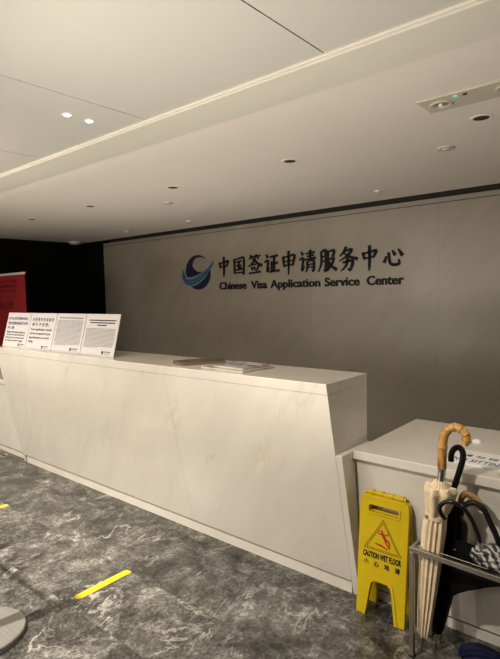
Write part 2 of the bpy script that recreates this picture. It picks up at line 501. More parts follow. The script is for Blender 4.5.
def low_counter(x0, x1, label, fin_x):
    c = thing('low_counter', label, 'counter', ((x0+x1)/2, 2.65, 0))
    obj('countertop', B(x0, x1, 2.272, 3.075, 0.755, 0.80), M['stone'], c, bevel=0.004)
    f = lambda u, v, w: (w, u, v)
    obj('front_panel', prism(bmesh.new(), [(2.300, 0.7535), (3.05, 0.7535), (3.05, 0.062), (2.362, 0.062)], f, x0, x1), M['stone'], c)
    obj('plinth', B(x0, x1, 2.372, 3.03, 0.0, 0.047), M['stone'], c)
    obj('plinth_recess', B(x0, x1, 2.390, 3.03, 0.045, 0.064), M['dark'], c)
    obj('end_panel', slab(fin_x[0], fin_x[1], 0.0, 0.793, 2.49), M['stone'], c, bevel=0.003)
    return c
low_counter(-1.258, 1.6, 'low cream marble counter on the right, behind the umbrella rack', (XB+0.001, -1.2605))
low_counter(-7.3, XA-0.043, 'low cream marble counter at the far left end of the tall counter', (XA-0.0375, XA-0.001))

# white plaque lying on the low counter
pq = thing('counter_plaque', 'white plaque with blue no-sitting notice lying on the low counter', 'sign', (-0.5, 2.49, 0.80))
obj('plate', B(-0.835, -0.18, 2.380, 2.600, 0.8003, 0.8045), M['white'], pq, bevel=0.001)
fl = lambda u, v, w: (u, v, 0.8045+w)
obj('lettering', text(bmesh.new(), 'NO SITTING', fl, -0.818, 2.418, 0.236, 0.043, 0.012, 0.0006, 0.15), M['blueink'], pq)
obj('lettering', text(bmesh.new(), '请 勿 踩 坐', fl, -0.79, 2.492, 0.215, 0.036, 0.01), M['blueink'], pq)
bm = lathe(bmesh.new(), [(0.026, 0.0), (0.026, 0.004), (0.020, 0.011), (0.010, 0.015), (0.002, 0.016)], -0.807, 2.776, 24, 0.8003)
tag(rebase(obj('cable_cap', bm, M['white'], smooth=True), (-0.807, 2.776, 0.80)), 'small round white cap on the low counter beside the bamboo umbrella handle', 'cap')

# ------------------------------------------------------------------ lettering on the wall
KW = YW/4.8
def wallpt(x, z): return (x*KW, 1.6+(z-1.6)*KW)
fwall = lambda u, v, w: (u, YW-w, v)
CRES = [(-4.801, 2.078), (-4.867, 2.113), (-4.946, 2.128), (-5.039, 2.111), (-5.116, 2.057), (-5.162, 1.97), (-5.17, 1.898), (-5.148, 1.853), (-5.085, 1.841), (-4.98, 1.863), (-4.859, 1.908), (-4.943, 1.906), (-5.022, 1.948), (-5.053, 2.0), (-5.029, 2.06), (-4.97, 2.094), (-4.879, 2.098)]
SWO = [(-5.226, 1.941), (-5.248, 1.868), (-5.223, 1.794), (-5.153, 1.743), (-5.054, 1.737), (-4.926, 1.781), (-4.787, 1.874), (-4.707, 1.948), (-4.656, 2.029), (-4.751, 1.95), (-4.865, 1.885), (-4.992, 1.831), (-5.098, 1.812), (-5.173, 1.828), (-5.209, 1.875)]
LOW = [(-5.078, 1.725), (-5.01, 1.687), (-4.93, 1.673), (-4.827, 1.702), (-4.753, 1.771), (-4.717, 1.848), (-4.719, 1.915), (-4.795, 1.835), (-4.903, 1.764), (-5.008, 1.726)]
def smooth_loop(pts, sharp):
    """smooth a closed outline, keeping the listed corners"""
    n = len(pts); out = []
    s = sharp
    for a, b in zip(s, s[1:]+[s[0]+n]):
        seg = [(*pts[i % n], 0) for i in range(a, b+1)]
        q = catmull(seg, 4)[:-1] if len(seg) > 2 else [Vector(seg[0])]
        out += [(v.x, v.y) for v in q]
    return out
sign = thing('wall_sign', 'dark Chinese and English lettering with round emblem mounted on the marble wall', 'sign', (-3.6, YW-0.01, 1.9))
for pts, sh, m, lab in ((CRES, [0, 10], 'navy', None), (SWO, [0, 8], 'teal', 'teal swoosh of the emblem'), (LOW, [0, 6], 'navy', None)):
    P = [wallpt(*p) for p in smooth_loop(pts, sh)]
    obj('emblem', prism(bmesh.new(), P, fwall, 0.0, 0.018), M[m], sign, label=lab)
G = {
 '中': [([(.15, .72), (.19, .56), (.25, .42)], (.10, .09, .07)), ([(.17, .69), (.5, .74), (.82, .80), (.76, .62), (.68, .48)], (.07, .08, .10, .10, .06)), ([(.24, .47), (.5, .50), (.70, .53)], (.07, .06, .06)), ([(.49, 1.02), (.50, .6), (.49, .2), (.47, -.10)], (.10, .11, .10, .03))],
 '国': [([(.14, .86), (.16, .5), (.15, .06)], (.09, .10, .07)), ([(.14, .84), (.5, .88), (.85, .92), (.87, .5), (.84, .04), (.76, .10)], (.06, .07, .11, .10, .09, .03)), ([(.30, .70), (.70, .75)], (.07, .08)), ([(.33, .49), (.66, .53)], (.07, .07)), ([(.26, .26), (.74, .31)], (.07, .08)), ([(.49, .72), (.48, .28)], (.09, .08)), ([(.58, .44), (.68, .35)], (.09, .05)), ([(.16, .10), (.84, .13)], (.07, .06))],
 '签': [([(.26, 1.0), (.12, .78)], (.09, .03)), ([(.2, .90), (.48, .94)], (.06, .07)), ([(.31, .88), (.38, .77)], (.07, .04)), ([(.63, 1.02), (.50, .80)], (.09, .03)), ([(.58, .93), (.90, .97)], (.06, .08)), ([(.70, .9), (.78, .79)], (.07, .05)), ([(.52, .80), (.3, .56), (.0, .40)], (.10, .08, .02)), ([(.50, .76), (.7, .58), (1.02, .44)], (.06, .10, .13)), ([(.34, .50), (.66, .54)], (.07, .07)), ([(.26, .37), (.35, .20)], (.08, .06)), ([(.46, .38), (.53, .20)], (.08, .06)), ([(.78, .42), (.62, .16)], (.10, .03)), ([(.12, .05), (.5, .08), (.90, .11)], (.09, .07, .10))],
 '证': [([(.16, .97), (.27, .82)], (.07, .11)), ([(.05, .60), (.27, .66), (.24, .3), (.21, .10), (.38, .28)], (.07, .10, .10, .08, .03)), ([(.44, .84), (.94, .91)], (.08, .10)), ([(.70, .86), (.70, .10)], (.10, .09)), ([(.72, .50), (.94, .54)], (.07, .09)), ([(.52, .58), (.53, .12)], (.10, .08)), ([(.38, .07), (.7, .10), (1.04, .13)], (.09, .08, .11))],
 '申': [([(.13, .80), (.17, .5), (.22, .28)], (.10, .09, .07)), ([(.15, .78), (.5, .82), (.86, .86), (.81, .55), (.75, .32)], (.06, .07, .11, .10, .07)), ([(.22, .56), (.76, .60)], (.06, .06)), ([(.24, .35), (.74, .39)], (.07, .06)), ([(.5, 1.06), (.5, .5), (.48, -.12)], (.10, .11, .03))],
 '请': [([(.14, .97), (.25, .82)], (.07, .11)), ([(.03, .60), (.24, .66), (.21, .3), (.18, .06), (.34, .26)], (.07, .10, .10, .08, .03)), ([(.44, .87), (.95, .93)], (.07, .09)), ([(.50, .74), (.90, .79)], (.06, .08)), ([(.38, .59), (1.02, .65)], (.08, .10)), ([(.69, 1.03), (.69, .62)], (.10, .08)), ([(.50, .50), (.50, .2), (.42, -.04)], (.08, .08, .03)), ([(.50, .48), (.88, .52), (.88, .03), (.78, .07)], (.06, .11, .09, .03)), ([(.54, .34), (.84, .36)], (.06, .06)), ([(.54, .20), (.84, .22)], (.06, .06))],
 '服': [([(.18, .92), (.18, .4), (.02, -.04)], (.08, .09, .03)), ([(.18, .90), (.43, .94), (.43, .02), (.33, .07)], (.06, .11, .10, .03)), ([(.2, .67), (.4, .69)], (.07, .06)), ([(.2, .44), (.4, .46)], (.07, .06)), ([(.57, .92), (.57, .0)], (.09, .08)), ([(.56, .89), (.90, .94), (.87, .71), (.77, .68)], (.06, .11, .09, .03)), ([(.58, .52), (.89, .57), (.76, .26), (.52, -.02)], (.06, .11, .09, .03)), ([(.62, .44), (.78, .20), (1.06, .02)], (.05, .10, .14))],
 '务': [([(.42, 1.03), (.28, .82), (.06, .64)], (.11, .09, .03)), ([(.36, .86), (.72, .92), (.48, .64), (.02, .42)], (.06, .12, .09, .03)), ([(.32, .76), (.6, .60), (1.04, .47)], (.05, .10, .14)), ([(.26, .34), (.76, .40), (.71, .12), (.62, -.04), (.52, .06)], (.08, .12, .11, .09, .03)), ([(.50, .52), (.42, .2), (.14, -.06)], (.10, .09, .03))],
 '心': [([(.16, .50), (.06, .22)], (.05, .13)), ([(.28, .64), (.34, .24), (.52, .12), (.78, .16), (.77, .36)], (.09, .10, .12, .11, .03)), ([(.47, .74), (.60, .53)], (.05, .13)), ([(.76, .78), (.95, .50)], (.05, .14))],
}
TXT = '中国签证申请服务中心'
x0, x1 = -4.58, -2.075
pitch = (x1-x0+0.02)/10
for i, ch in enumerate(TXT):
    bm = bmesh.new()
    cx = x0+i*pitch+0.004; sc_ = 0.215
    base = 1.842-0.006*i*0.2
    for st, wd in G[ch]:
        brush(bm, st, [k*1.16 for k in wd], lambda u, v, w: fwall(*wallpt(cx+u*sc_, base+v*sc_*1.04), w), 0.0, 0.016)
    obj('character', bm, M['ink'], sign)
words = ['Chinese', 'Visa', 'Application', 'Service', 'Center']
wx = [(-4.679, -4.215), (-4.136, -3.885), (-3.830, -3.124), (-3.064, -2.634), (-2.549, -2.143)]
for wd, (a, b) in zip(words, wx):
    desc = 0.028 if 'p' in wd else 0.0
    A = (a, 1.664-desc); Bq = (b, 1.664+0.099)
    obj('word', text(bmesh.new(), wd, fwall, A[0], A[1], Bq[0]-A[0], Bq[1]-A[1], 0.022, 0.012), M['ink'], sign)

# ------------------------------------------------------------------ ceiling fittings
def downlight(x, y, label, first=[None], lit=False, group='dark downlights along the ceiling'):
    t = thing('downlight', label, 'ceiling light', (x, y, ZC), group)
    if first[0] is None or lit:
        a = lathe(bmesh.new(), [(0.037, 0.0), (0.040, -0.0025), (0.054, -0.0035), (0.058, -0.002), (0.059, 0.0)], x, y, 32, ZC)
        obj('trim_ring', a, M['ceil'], t, smooth=True)
        b = lathe(bmesh.new(), [(0.040, -0.0005), (0.040, -0.0025), (0.005, -0.0015)], x, y, 32, ZC)
        obj('baffle', b, M['dark'] if not lit else M['lamp'], t, smooth=True)
        if first[0] is None and not lit: first[0] = t
    else:
        for c in first[0].children:
            k = c.copy(); k.parent = t; COL.objects.link(k)
    return t
M['lamp'] = mat('lamp_lens', (0.9, 0.85, 0.75), 0.4, 0, 0.5, (1.0, 0.86, 0.66), 6.0)
for x, lab in ((-0.841, 'dark recessed downlight just behind the emergency light bar, rightmost of its row'),
               (-2.081, 'dark recessed downlight in the plaster ceiling near the middle, second from the right'),
               (-3.279, 'dark recessed downlight in the ceiling left of the middle, third from the right'),
               (-4.505, 'small dark recessed downlight, second from the left in its row'),
               (-5.680, 'smallest dark recessed downlight at the far left of the row')):
    downlight(x, 2.917, lab)
def ceiling_disc(x, y, r, name, label, cat, group):
    t = thing(name, label, cat, (x, y, ZC), group)
    obj('cover_plate', lathe(bmesh.new(), [(r, 0.0), (r, -0.004), (r*0.93, -0.008), (0.003, -0.009)], x, y, 28, ZC), M['fixture'], t, smooth=True)
    obj('centre_boss', lathe(bmesh.new(), [(r*0.4, -0.008), (r*0.36, -0.014), (0.003, -0.016)], x, y, 20, ZC), M['fixture'], t, smooth=True)
ceiling_disc(-1.183, 3.364, 0.055, 'smoke_detector', 'pale round flat detector cover below the emergency light bar', 'smoke detector', 'detector covers')
ceiling_disc(-3.858, 3.363, 0.050, 'smoke_detector', 'pale round detector cover behind the third downlight from the right', 'smoke detector', 'detector covers')
def sprinkler(x, y, label):
    t = thing('sprinkler_head', label, 'sprinkler', (x, y, ZC), 'sprinkler heads near the marble wall')
    obj('escutcheon', lathe(bmesh.new(), [(0.038, 0.0), (0.036, -0.006), (0.016, -0.010)], x, y, 24, ZC), M['white'], t, smooth=True)
    obj('nozzle', lathe(bmesh.new(), [(0.010, -0.009), (0.009, -0.026), (0.018, -0.028), (0.018, -0.031)], x, y, 18, ZC), M['chrome'], t, smooth=True)
sprinkler(-2.129, 4.338, 'small white sprinkler head near the wall above the right end of the lettering')
sprinkler(-4.615, 4.347, 'small white sprinkler head near the wall above the emblem')
sprinkler(-5.872, 4.363, 'small white sprinkler head nearest the dark left corner')
bm = lathe(bmesh.new(), [(0.10, 0.0), (0.10, -0.012), (0.085, -0.035), (0.05, -0.048), (0.004, -0.052)], -7.50, 4.55, 28, ZC)
tag(rebase(obj('ceiling_sensor', bm, M['fixture'], smooth=True), (-7.50, 4.55, ZC)), 'small domed fitting on the ceiling in the dark left corner', 'ceiling sensor')

em = thing('emergency_light', 'long beige emergency light bar with two round lamps set on the ceiling', 'emergency light', (-0.75, 2.55, ZC))
obj('housing', B(-1.005, -0.49, 2.452, 2.645, ZC-0.008, ZC), M['fixture'], em, bevel=0.002)
for x in (-0.92, -0.62):
    r_ = obj('lamp_head', lathe(bmesh.new(), [(0.034, -0.009), (0.038, -0.013), (0.050, -0.014), (0.055, -0.010), (0.055, -0.008)], x, 2.548, 28, ZC), M['fixture'], em, smooth=True)
    obj('reflector', lathe(bmesh.new(), [(0.036, -0.0085), (0.036, -0.0100), (0.020, -0.0115), (0.004, -0.012)], x, 2.548, 24, ZC), M['chrome'], r_, smooth=True)
    obj('bulb', lathe(bmesh.new(), [(0.012, -0.011), (0.012, -0.018), (0.004, -0.022)], x, 2.548, 14, ZC), M['white'], r_, smooth=True)
M['green'] = mat('green_led', (0.3, 0.6, 0.42), 0.4, 0, 0.5, (0.35, 1.0, 0.6), 0.22)
obj('indicator', lathe(bmesh.new(), [(0.013, -0.0081), (0.013, -0.012), (0.004, -0.014)], -0.83, 2.485, 16, ZC), M['green'], em, smooth=True, label='green indicator light')
obj('test_button', lathe(bmesh.new(), [(0.010, -0.0081), (0.010, -0.012), (0.003, -0.013)], -0.79, 2.487, 16, ZC), mat('dark_red_button', (0.05, 0.008, 0.006), 0.4), em, smooth=True, label='dark red test button')

# two bright pin discs on the lacquered ceiling, glow standing in for reflected light
M['caustic'] = mat('caustic_glow', (0.9, 0.85, 0.75), 0.4, 0, 0.5, (1.0, 0.93, 0.78), 9.0)
for x, y, lab in ((-2.344, 1.41, 'tiny bright pin disc imitating a light spot on the ceiling panel, left one of the pair'), (-2.345, 1.535, 'tiny bright pin disc imitating a light spot on the ceiling panel, right one of the pair')):
    t = thing('caustic_spot', lab, 'ceiling light', (x, y, ZC), 'pin glow discs on the ceiling panel')
    obj('caustic_rim', lathe(bmesh.new(), [(0.026, 0.0), (0.025, -0.002), (0.019, -0.003)], x, y, 20, ZC), M['white'], t, smooth=True)
    obj('lens', lathe(bmesh.new(), [(0.0185, -0.0022), (0.016, -0.0045), (0.003, -0.0055)], x, y, 16, ZC), M['caustic'], t, smooth=True)  # glowing disc in place of a caustic, not a lamp lens

# the lit downlight over the queue, and fittings for the added fill lamps
downlight(LAMP[0], LAMP[1], 'lit warm downlight in the ceiling over the queue post', lit=True, group=None)
downlight(FILL_MIDDLE[0], FILL_MIDDLE[1], 'added warm fill downlight in the ceiling just behind the viewer, facing the wet floor sign', lit=True, group=None)
downlight(FILL_RIGHT[0], FILL_RIGHT[1], 'added warm fill downlight in the ceiling beyond the right edge, over the low counter', lit=True, group=None)
downlight(FILL_LEFT[0], FILL_LEFT[1], 'added warm fill downlight in the ceiling beyond the left edge, over the queue belt', lit=True, group=None)

# ------------------------------------------------------------------ placards on the counter
def placard(xl, xr, idx, label):
    yb, yt, zb, H = 2.178, 2.262, 1.1605, 0.322
    v = Vector((0, yt-yb, 0.312)).normalized(); n = Vector((0, v.z, -v.y))
    def fn(u, q, w): return Vector((xl+u, yb, zb))+v*q-n*w
    W = xr-xl
    t = thing('placard', label, 'placard', ((xl+xr)/2, 2.20, 1.16), 'white placards on the counter')
    obj('board', prism(bmesh.new(), [(0.0035, 0), (W-0.0035, 0), (W-0.0035, H), (0.0035, H)], fn, -0.005, 0.0), M['paper'], t)
    strut = prism(bmesh.new(), [(W/2-0.03, 0.0), (W/2+0.03, 0.0), (W/2+0.02, 0.22), (W/2-0.02, 0.22)], lambda u, q, w: (xl+u, 2.300-(q/0.22)*0.057+w, zb+q*0.985), 0, 0.003)
    obj('strut', strut, M['paper'], t)
    L = lambda name, s, u, q, w, h, m, bold=0.0: obj(name, text(bmesh.new(), s, fn, u, q, w, h, bold, 0.0008), M[m], t)
    def emblem(u, q, w=0.115):
        bm = bmesh.new()
        prism(bm, [(u+0.012*math.cos(a)+0.012, q+0.014*math.sin(a)+0.006) for a in [2*PI*k/14 for k in range(14)]], fn, 0, 0.0008)
        obj('emblem', bm, M['navy'], t)
        bm = bmesh.new()
        for j, q2 in ((0, q+0.008), (1, q-0.004)):
            prism(bm, [(u+0.03, q2), (u+w-0.01*j, q2), (u+w-0.01*j, q2+(0.008 if j == 0 else 0.004)), (u+0.03, q2+(0.008 if j == 0 else 0.004))], fn, 0, 0.0008)
        obj('emblem_caption', bm, M['greyink'], t)
    def dense(u, q0, q1, w, rows, m='greyink', seed=1):
        rnd = random.Random(seed); bm = bmesh.new()
        dq = (q1-q0)/rows
        for r in range(rows):
            x = u; q = q1-(r+1)*dq
            end = u+w*(1 if r < rows-1 else 0.5)
            while x < end-0.004:
                wl = min(rnd.uniform(0.012, 0.04), end-x)
                prism(bm, [(x, q+dq*0.25), (x+wl, q+dq*0.25), (x+wl, q+dq*0.70), (x, q+dq*0.70)], fn, 0, 0.0007)
                x += wl+0.007
        o = obj('body_text', bm, M[m], t); return o
    if idx == 0:
        L('heading_text', '本中心仅接受预约申请人', 0.035, 0.252, 0.375, 0.030, 'blueink', 0.02)
        L('heading_text', '请按照预约时间前来办理', 0.035, 0.207, 0.375, 0.030, 'blueink', 0.02)
        L('heading_text', '申请，谢谢', 0.035, 0.167, 0.13, 0.026, 'blueink', 0.02)
        for k, s in enumerate(('Please arrive at the center on', 'time for your appointment and', 'bring all of your documents with', 'you when you come to apply')):
            L('body_text', s, 0.04, 0.130-k*0.027, 0.35-0.02*(k == 3), 0.020, 'ink', 0.02)
        emblem(0.30, 0.018)
    elif idx == 1:
        L('heading_text', '未 按 预 约 时 间 前 来', 0.04, 0.248, 0.365, 0.034, 'ink', 0.01)
        L('heading_text', '将 不 予 受 理 。', 0.05, 0.203, 0.30, 0.032, 'ink', 0.01)
        for k, (s, ww) in enumerate((('Your application would', 0.36), ('not be accepted if your', 0.36), ('appointment is not for', 0.35), ('today.', 0.085))):
            L('body_text', s, 0.035, 0.160-k*0.036, ww, 0.026, 'ink', 0.02)
        emblem(0.28, 0.018)
    elif idx == 2:
        bm = bmesh.new(); prism(bm, [(0.05, 0.282), (0.40, 0.282), (0.40, 0.288), (0.05, 0.288)], fn, 0, 0.0008)
        obj('heading_text', bm, M['ink'], t)
        dense(0.03, 0.055, 0.268, 0.385, 22, seed=3); emblem(0.285, 0.022)
    else:
        bm = bmesh.new()
        for a, b, q in ((0.05, 0.40, 0.268), (0.07, 0.39, 0.249), (0.17, 0.29, 0.230)):
            prism(bm, [(a, q), (b, q), (b, q+0.008), (a, q+0.008)], fn, 0, 0.0008)
        obj('heading_text', bm, M['ink'], t)
        dense(0.03, 0.060, 0.212, 0.385, 16, seed=8); emblem(0.285, 0.022)
XP = [-4.935, -4.487, -4.042, -3.596, -3.150]
placard(XP[0], XP[1], 0, 'white placard with bold blue Chinese lines, leftmost on the counter')
placard(XP[1], XP[2], 1, 'white placard with large widely spaced Chinese and four large English lines')
placard(XP[2], XP[3], 2, 'white placard with dense grey small print under one short title line')
placard(XP[3], XP[4], 3, 'white placard with small print under three centred title lines, rightmost on the counter')

# ------------------------------------------------------------------ books on the counter
def flat_book(name, corners, z0, h, mc, label, cat, mp='pages'):
    cx = sum(c[0] for c in corners)/4; cy = sum(c[1] for c in corners)/4
    t = thing(name, label, cat, (cx, cy, z0))
    fn = lambda u, v, w: (u, v, w)
    def inset(d): return [(cx+(x-cx)*(1-d), cy+(y-cy)*(1-d)) for x, y in corners]
    obj('pages', prism(bmesh.new(), inset(0.02), fn, z0+0.0015, z0+h-0.0015), M[mp], t)
    obj('cover', prism(bmesh.new(), corners, fn, z0+h-0.0015, z0+h), M[mc], t)
    obj('back_cover', prism(bmesh.new(), corners, fn, z0, z0+0.0015), M[mc], t)
    return t
flat_book('booklet', [(-2.520, 2.190), (-2.385, 2.150), (-2.240, 2.400), (-2.390, 2.470)], 1.1603, 0.020, 'bookcover', 'thick brown covered booklet lying left of the magazines on the counter', 'booklet', 'brownpages')
flat_book('magazine', [(-2.225, 2.155), (-1.860, 2.125), (-1.835, 2.39), (-2.195, 2.42)], 1.1603, 0.011, 'magcover', 'wide open colour magazine at the bottom of the small pile on the counter', 'magazine')
flat_book('magazine', [(-2.14, 2.175), (-1.885, 2.16), (-1.865, 2.385), (-2.12, 2.405)], 1.1715, 0.010, 'magcover', 'grey and white colour magazine lying on top of the wider one', 'magazine')

# ------------------------------------------------------------------ red roll-up banner
bn = thing('rollup_banner', 'red roll-up banner with dark Chinese lettering standing behind the counter', 'banner', (-7.12, 3.32, 0))
obj('banner_sheet', B(-7.56, -6.70, 3.30, 3.304, 0.08, 1.93), M['red'], bn)
obj('top_rail', B(-7.56, -6.695, 3.292, 3.312, 1.928, 1.958), M['white'], bn, bevel=0.002)
obj('base_cassette', B(-7.58, -6.68, 3.24, 3.37, 0.0, 0.08), M['steel'], bn, bevel=0.006)
obj('pole', tube([(-7.13, 3.33, 0.07), (-7.13, 3.33, 1.94)], 0.010, 10), M['steel'], bn)
fb = lambda u, v, w: (u, 3.30-w, v)
obj('small_text', text(bmesh.new(), '传承中华文化精粹', fb, -7.46, 1.826, 0.54, 0.040, 0.01), M['darkred'], bn)
obj('small_text', text(bmesh.new(), '中国国际文化年', fb, -7.46, 1.758, 0.56, 0.048, 0.02), M['darkred'], bn)
obj('small_text', text(bmesh.new(), '海外华侨文化年', fb, -7.46, 1.692, 0.56, 0.048, 0.02), M['darkred'], bn)
obj('rule', prism(bmesh.new(), [(-7.47, 1.632), (-6.95, 1.632), (-6.95, 1.638), (-7.47, 1.638)], fb, 0, 0.001), M['darkred'], bn)
obj('large_text', text(bmesh.new(), '精品展', fb, -7.90+0.40, 1.452, 0.44, 0.125, 0.01), M['darkred'], bn)

# ------------------------------------------------------------------ wet floor sign
ws = thing('wet_floor_sign', 'yellow plastic wet floor sign standing against the low counter', 'safety sign', (-1.09, 2.28, 0))
YB0, YT0, SH = 2.215, 2.276, 0.597
sv = Vector((0, YT0-YB0, 0.607)).normalized(); sn = Vector((0, sv.z, -sv.y))
def fs(u, v, w): return Vector((u, YB0, 0))+sv*v-sn*w
def rect(a, b, c, d, r=0.0, k=4):
    if not r: return [(a, c), (b, c), (b, d), (a, d)]
    out = []
    for cx, cy, s in ((b-r, c+r, -90), (b-r, d-r, 0), (a+r, d-r, 90), (a+r, c+r, 180)):
        for i in range(k+1):
            t = math.radians(s+90*i/k); out.append((cx+r*math.cos(t), cy+r*math.sin(t)))
    return out
CX = -1.090
def outline(off=0.0):
    h = 0.129-off
    top = [(CX+h, 0.565-off), (CX+h-0.008, 0.583-off), (CX+h-0.026, 0.592-off), (CX-h+0.026, 0.592-off), (CX-h+0.008, 0.583-off), (CX-h, 0.565-off)]
    return [(CX-h+0.002, off), (CX-0.077-off, off), (CX-0.056-off, 0.140), (CX-0.049-off, 0.168+off), (CX-0.032, 0.180+off),
            (CX+0.032, 0.180+off), (CX+0.049+off, 0.168+off), (CX+0.056+off, 0.140), (CX+0.077+off, off), (CX+h-0.002, off)] + top
slot = rect(CX-0.078, CX+0.078, 0.513, 0.549, 0.010)
front = obj('front_panel', prism_hole(bmesh.new(), outline(), [slot], fs, -0.022, 0.0), M['yellow'], ws, bevel=0.004)
# raised rim round the leg opening and the handle slot
rim = [(CX-0.092, 0.0), (CX-0.077, 0.0), (CX-0.056, 0.140), (CX-0.049, 0.168), (CX-0.032, 0.180), (CX+0.032, 0.180), (CX+0.049, 0.168), (CX+0.056, 0.140), (CX+0.077, 0.0), (CX+0.092, 0.0), (CX+0.070, 0.146), (CX+0.060, 0.182), (CX+0.036, 0.196), (CX-0.036, 0.196), (CX-0.060, 0.182), (CX-0.070, 0.146)]
obj('leg_rim', prism(bmesh.new(), rim, fs, -0.002, 0.0035), M['yellow'], front, bevel=0.001)
obj('handle_rim', prism_hole(bmesh.new(), rect(CX-0.088, CX+0.088, 0.504, 0.558, 0.016), [slot], fs, -0.002, 0.0035), M['yellow'], front, bevel=0.001)
# rear panel hinged at the top
rv = Vector((0, -0.050, 0.607)).normalized(); rn = Vector((0, rv.z, -rv.y))
def fr(u, v, w): return Vector((u, 2.352, 0))+rv*v-rn*w
obj('rear_panel', prism_hole(bmesh.new(), outline(), [slot], fr, 0.0, 0.018), M['yellow'], ws, bevel=0.004)
obj('hinge', tube([(CX-0.105, 2.296, 0.597), (CX+0.105, 2.296, 0.597)], 0.010, 12), M['yellow'], ws, smooth=True)
for k in (-0.075, -0.025, 0.03, 0.08):
    obj('hinge_knuckle', tube([(CX+k-0.012, 2.296, 0.599), (CX+k+0.012, 2.296, 0.599)], 0.013, 12), M['yellow'], ws, smooth=True)
def outline_tri(o, i):
    return prism_hole(bmesh.new(), o, [i], fs, 0.0, 0.0009)
tri = [(-1.188, 0.330), (-0.990, 0.330), (-1.089, 0.488)]
def shrink(t, k):
    cx = sum(p[0] for p in t)/3; cy = sum(p[1] for p in t)/3
    return [(cx+(x-cx)*k, cy+(y-cy)*k) for x, y in t]
wt = obj('warning_triangle', outline_tri(tri, shrink(tri, 0.955)), M['ink'], front, label='black warning triangle outline')
obj('warning_triangle', outline_tri(shrink(tri, 0.86), shrink(tri, 0.825)), M['ink'], front, label='inner triangle outline')
# slipping figure
bm = bmesh.new()
fig = lambda u, v, w: fs(u, v, w)
S = lambda pts, wd: brush(bm, [(-1.118+x*0.078, 0.352+y*0.078) for x, y in pts], [k*0.078 for k in wd], fig, 0.0, 0.0009)
prism(bm, [(-1.118+(0.28+0.085*math.cos(a))*0.078, 0.352+(1.0+0.085*math.sin(a))*0.078) for a in [2*PI*k/12 for k in range(12)]], fig, 0, 0.0009)
S([(0.32, 0.90), (0.45, 0.68), (0.58, 0.50)], (0.14, 0.20, 0.17))
S([(0.34, 0.84), (0.12, 0.80), (0.06, 1.04)], (0.09, 0.08, 0.06))
S([(0.38, 0.80), (0.62, 0.84), (0.80, 1.02)], (0.09, 0.08, 0.06))
S([(0.56, 0.54), (0.78, 0.44), (0.84, 0.12)], (0.14, 0.12, 0.10))
S([(0.54, 0.50), (0.62, 0.30), (0.86, 0.02)], (0.14, 0.11, 0.09))
S([(-0.10, 0.14), (0.30, 0.10), (0.72, -0.04)], (0.07, 0.13, 0.07))
obj('slipping_figure', bm, M['redprint'], front, label='red slipping figure')
obj('caution_text', text(bmesh.new(), 'CAUTION WET FLOOR', fs, -1.191, 0.288, 0.201, 0.031, 0.055), M['ink'], front)
for i, ch in enumerate('小心地滑'):
    obj('chinese_text', text(bmesh.new(), ch, fs, -1.186+i*0.0545, 0.250, 0.028, 0.028, 0.03), M['ink'], front)

# ------------------------------------------------------------------ umbrella rack
rk = thing('umbrella_rack', 'brushed steel umbrella rack standing in front of the low counter', 'umbrella rack', (-0.55, 2.15, 0))
RX0, RX1, RY0, RY1, RZ = -0.872, -0.20, 2.050, 2.258, 0.496
def leg(x, y): return B(x, x+0.020, y, y+0.020, 0.0, RZ-0.022)
for x, y in ((RX0, RY0), (RX1-0.02, RY0), (RX0, RY1-0.02), (RX1-0.02, RY1-0.02)):
    l_ = obj('leg', leg(x, y), M['steel'], rk, bevel=0.0015)
    obj('foot', B(x-0.002, x+0.022, y-0.002, y+0.022, 0.0, 0.008), M['rubber'], l_)
obj('top_rail', B(RX0, RX1, RY0, RY0+0.020, RZ-0.022, RZ), M['steel'], rk, bevel=0.0015)
obj('top_rail', B(RX0, RX1, RY1-0.012, RY1, RZ-0.022, RZ), M['steel'], rk, bevel=0.0015)
obj('side_rail', B(RX0, RX0+0.014, RY0+0.0205, RY1-0.0125, RZ-0.020, RZ), M['steel'], rk, bevel=0.0015)
obj('side_rail', B(RX1-0.014, RX1, RY0+0.0205, RY1-0.0125, RZ-0.020, RZ), M['steel'], rk, bevel=0.0015)
rk.rotation_euler.z = math.radians(-3)
for y in (2.095, 2.165):
    obj('divider_rod', tube([(RX0+0.01, y, RZ-0.006), (RX1-0.01, y, RZ-0.006)], 0.0024, 8), M['steel'], rk, smooth=True)

# ------------------------------------------------------------------ umbrellas
def pleats(n, amp, twist=0.0, ph=0.0):
    return lambda s, a: 1+amp*abs(math.sin(n*0.5*(a+twist*s)+ph))-amp*0.5+0.03*math.sin(3*a+7*s)

cu = thing('umbrella', 'cream umbrella with curved bamboo handle, rolled up in the rack', 'umbrella', (-0.848, 2.13, 0), 'umbrellas in the rack')
body = [(-0.836, 2.130, 0.080), (-0.833, 2.130, 0.13), (-0.817, 2.129, 0.30), (-0.803, 2.128, 0.45), (-0.790, 2.127, 0.58), (-0.782, 2.126, 0.645)]
obj('canopy', tube(body, [0.020, 0.027, 0.037, 0.042, 0.044, 0.039], 96, 8, lambda s, a: 1+0.10*math.sin(13*a+1.2*s+0.8*math.sin(2*a))+0.06*math.sin(5*a+2+1.5*s)), M['creamcloth'], cu, smooth=True)
up = [(-0.782, 2.126, 0.640), (-0.777, 2.125, 0.672), (-0.771, 2.124, 0.715), (-0.767, 2.123, 0.752), (-0.765, 2.123, 0.772)]
obj('canopy_ruffle', tube(up, [0.037, 0.047, 0.054, 0.058, 0.050], 96, 8, lambda s, a: 1+(0.07+0.16*s)*math.sin(7*a+1.5*s+math.sin(2*a+1))+0.10*math.sin(3*a+1+s)), M['creamcloth'], cu, smooth=True)
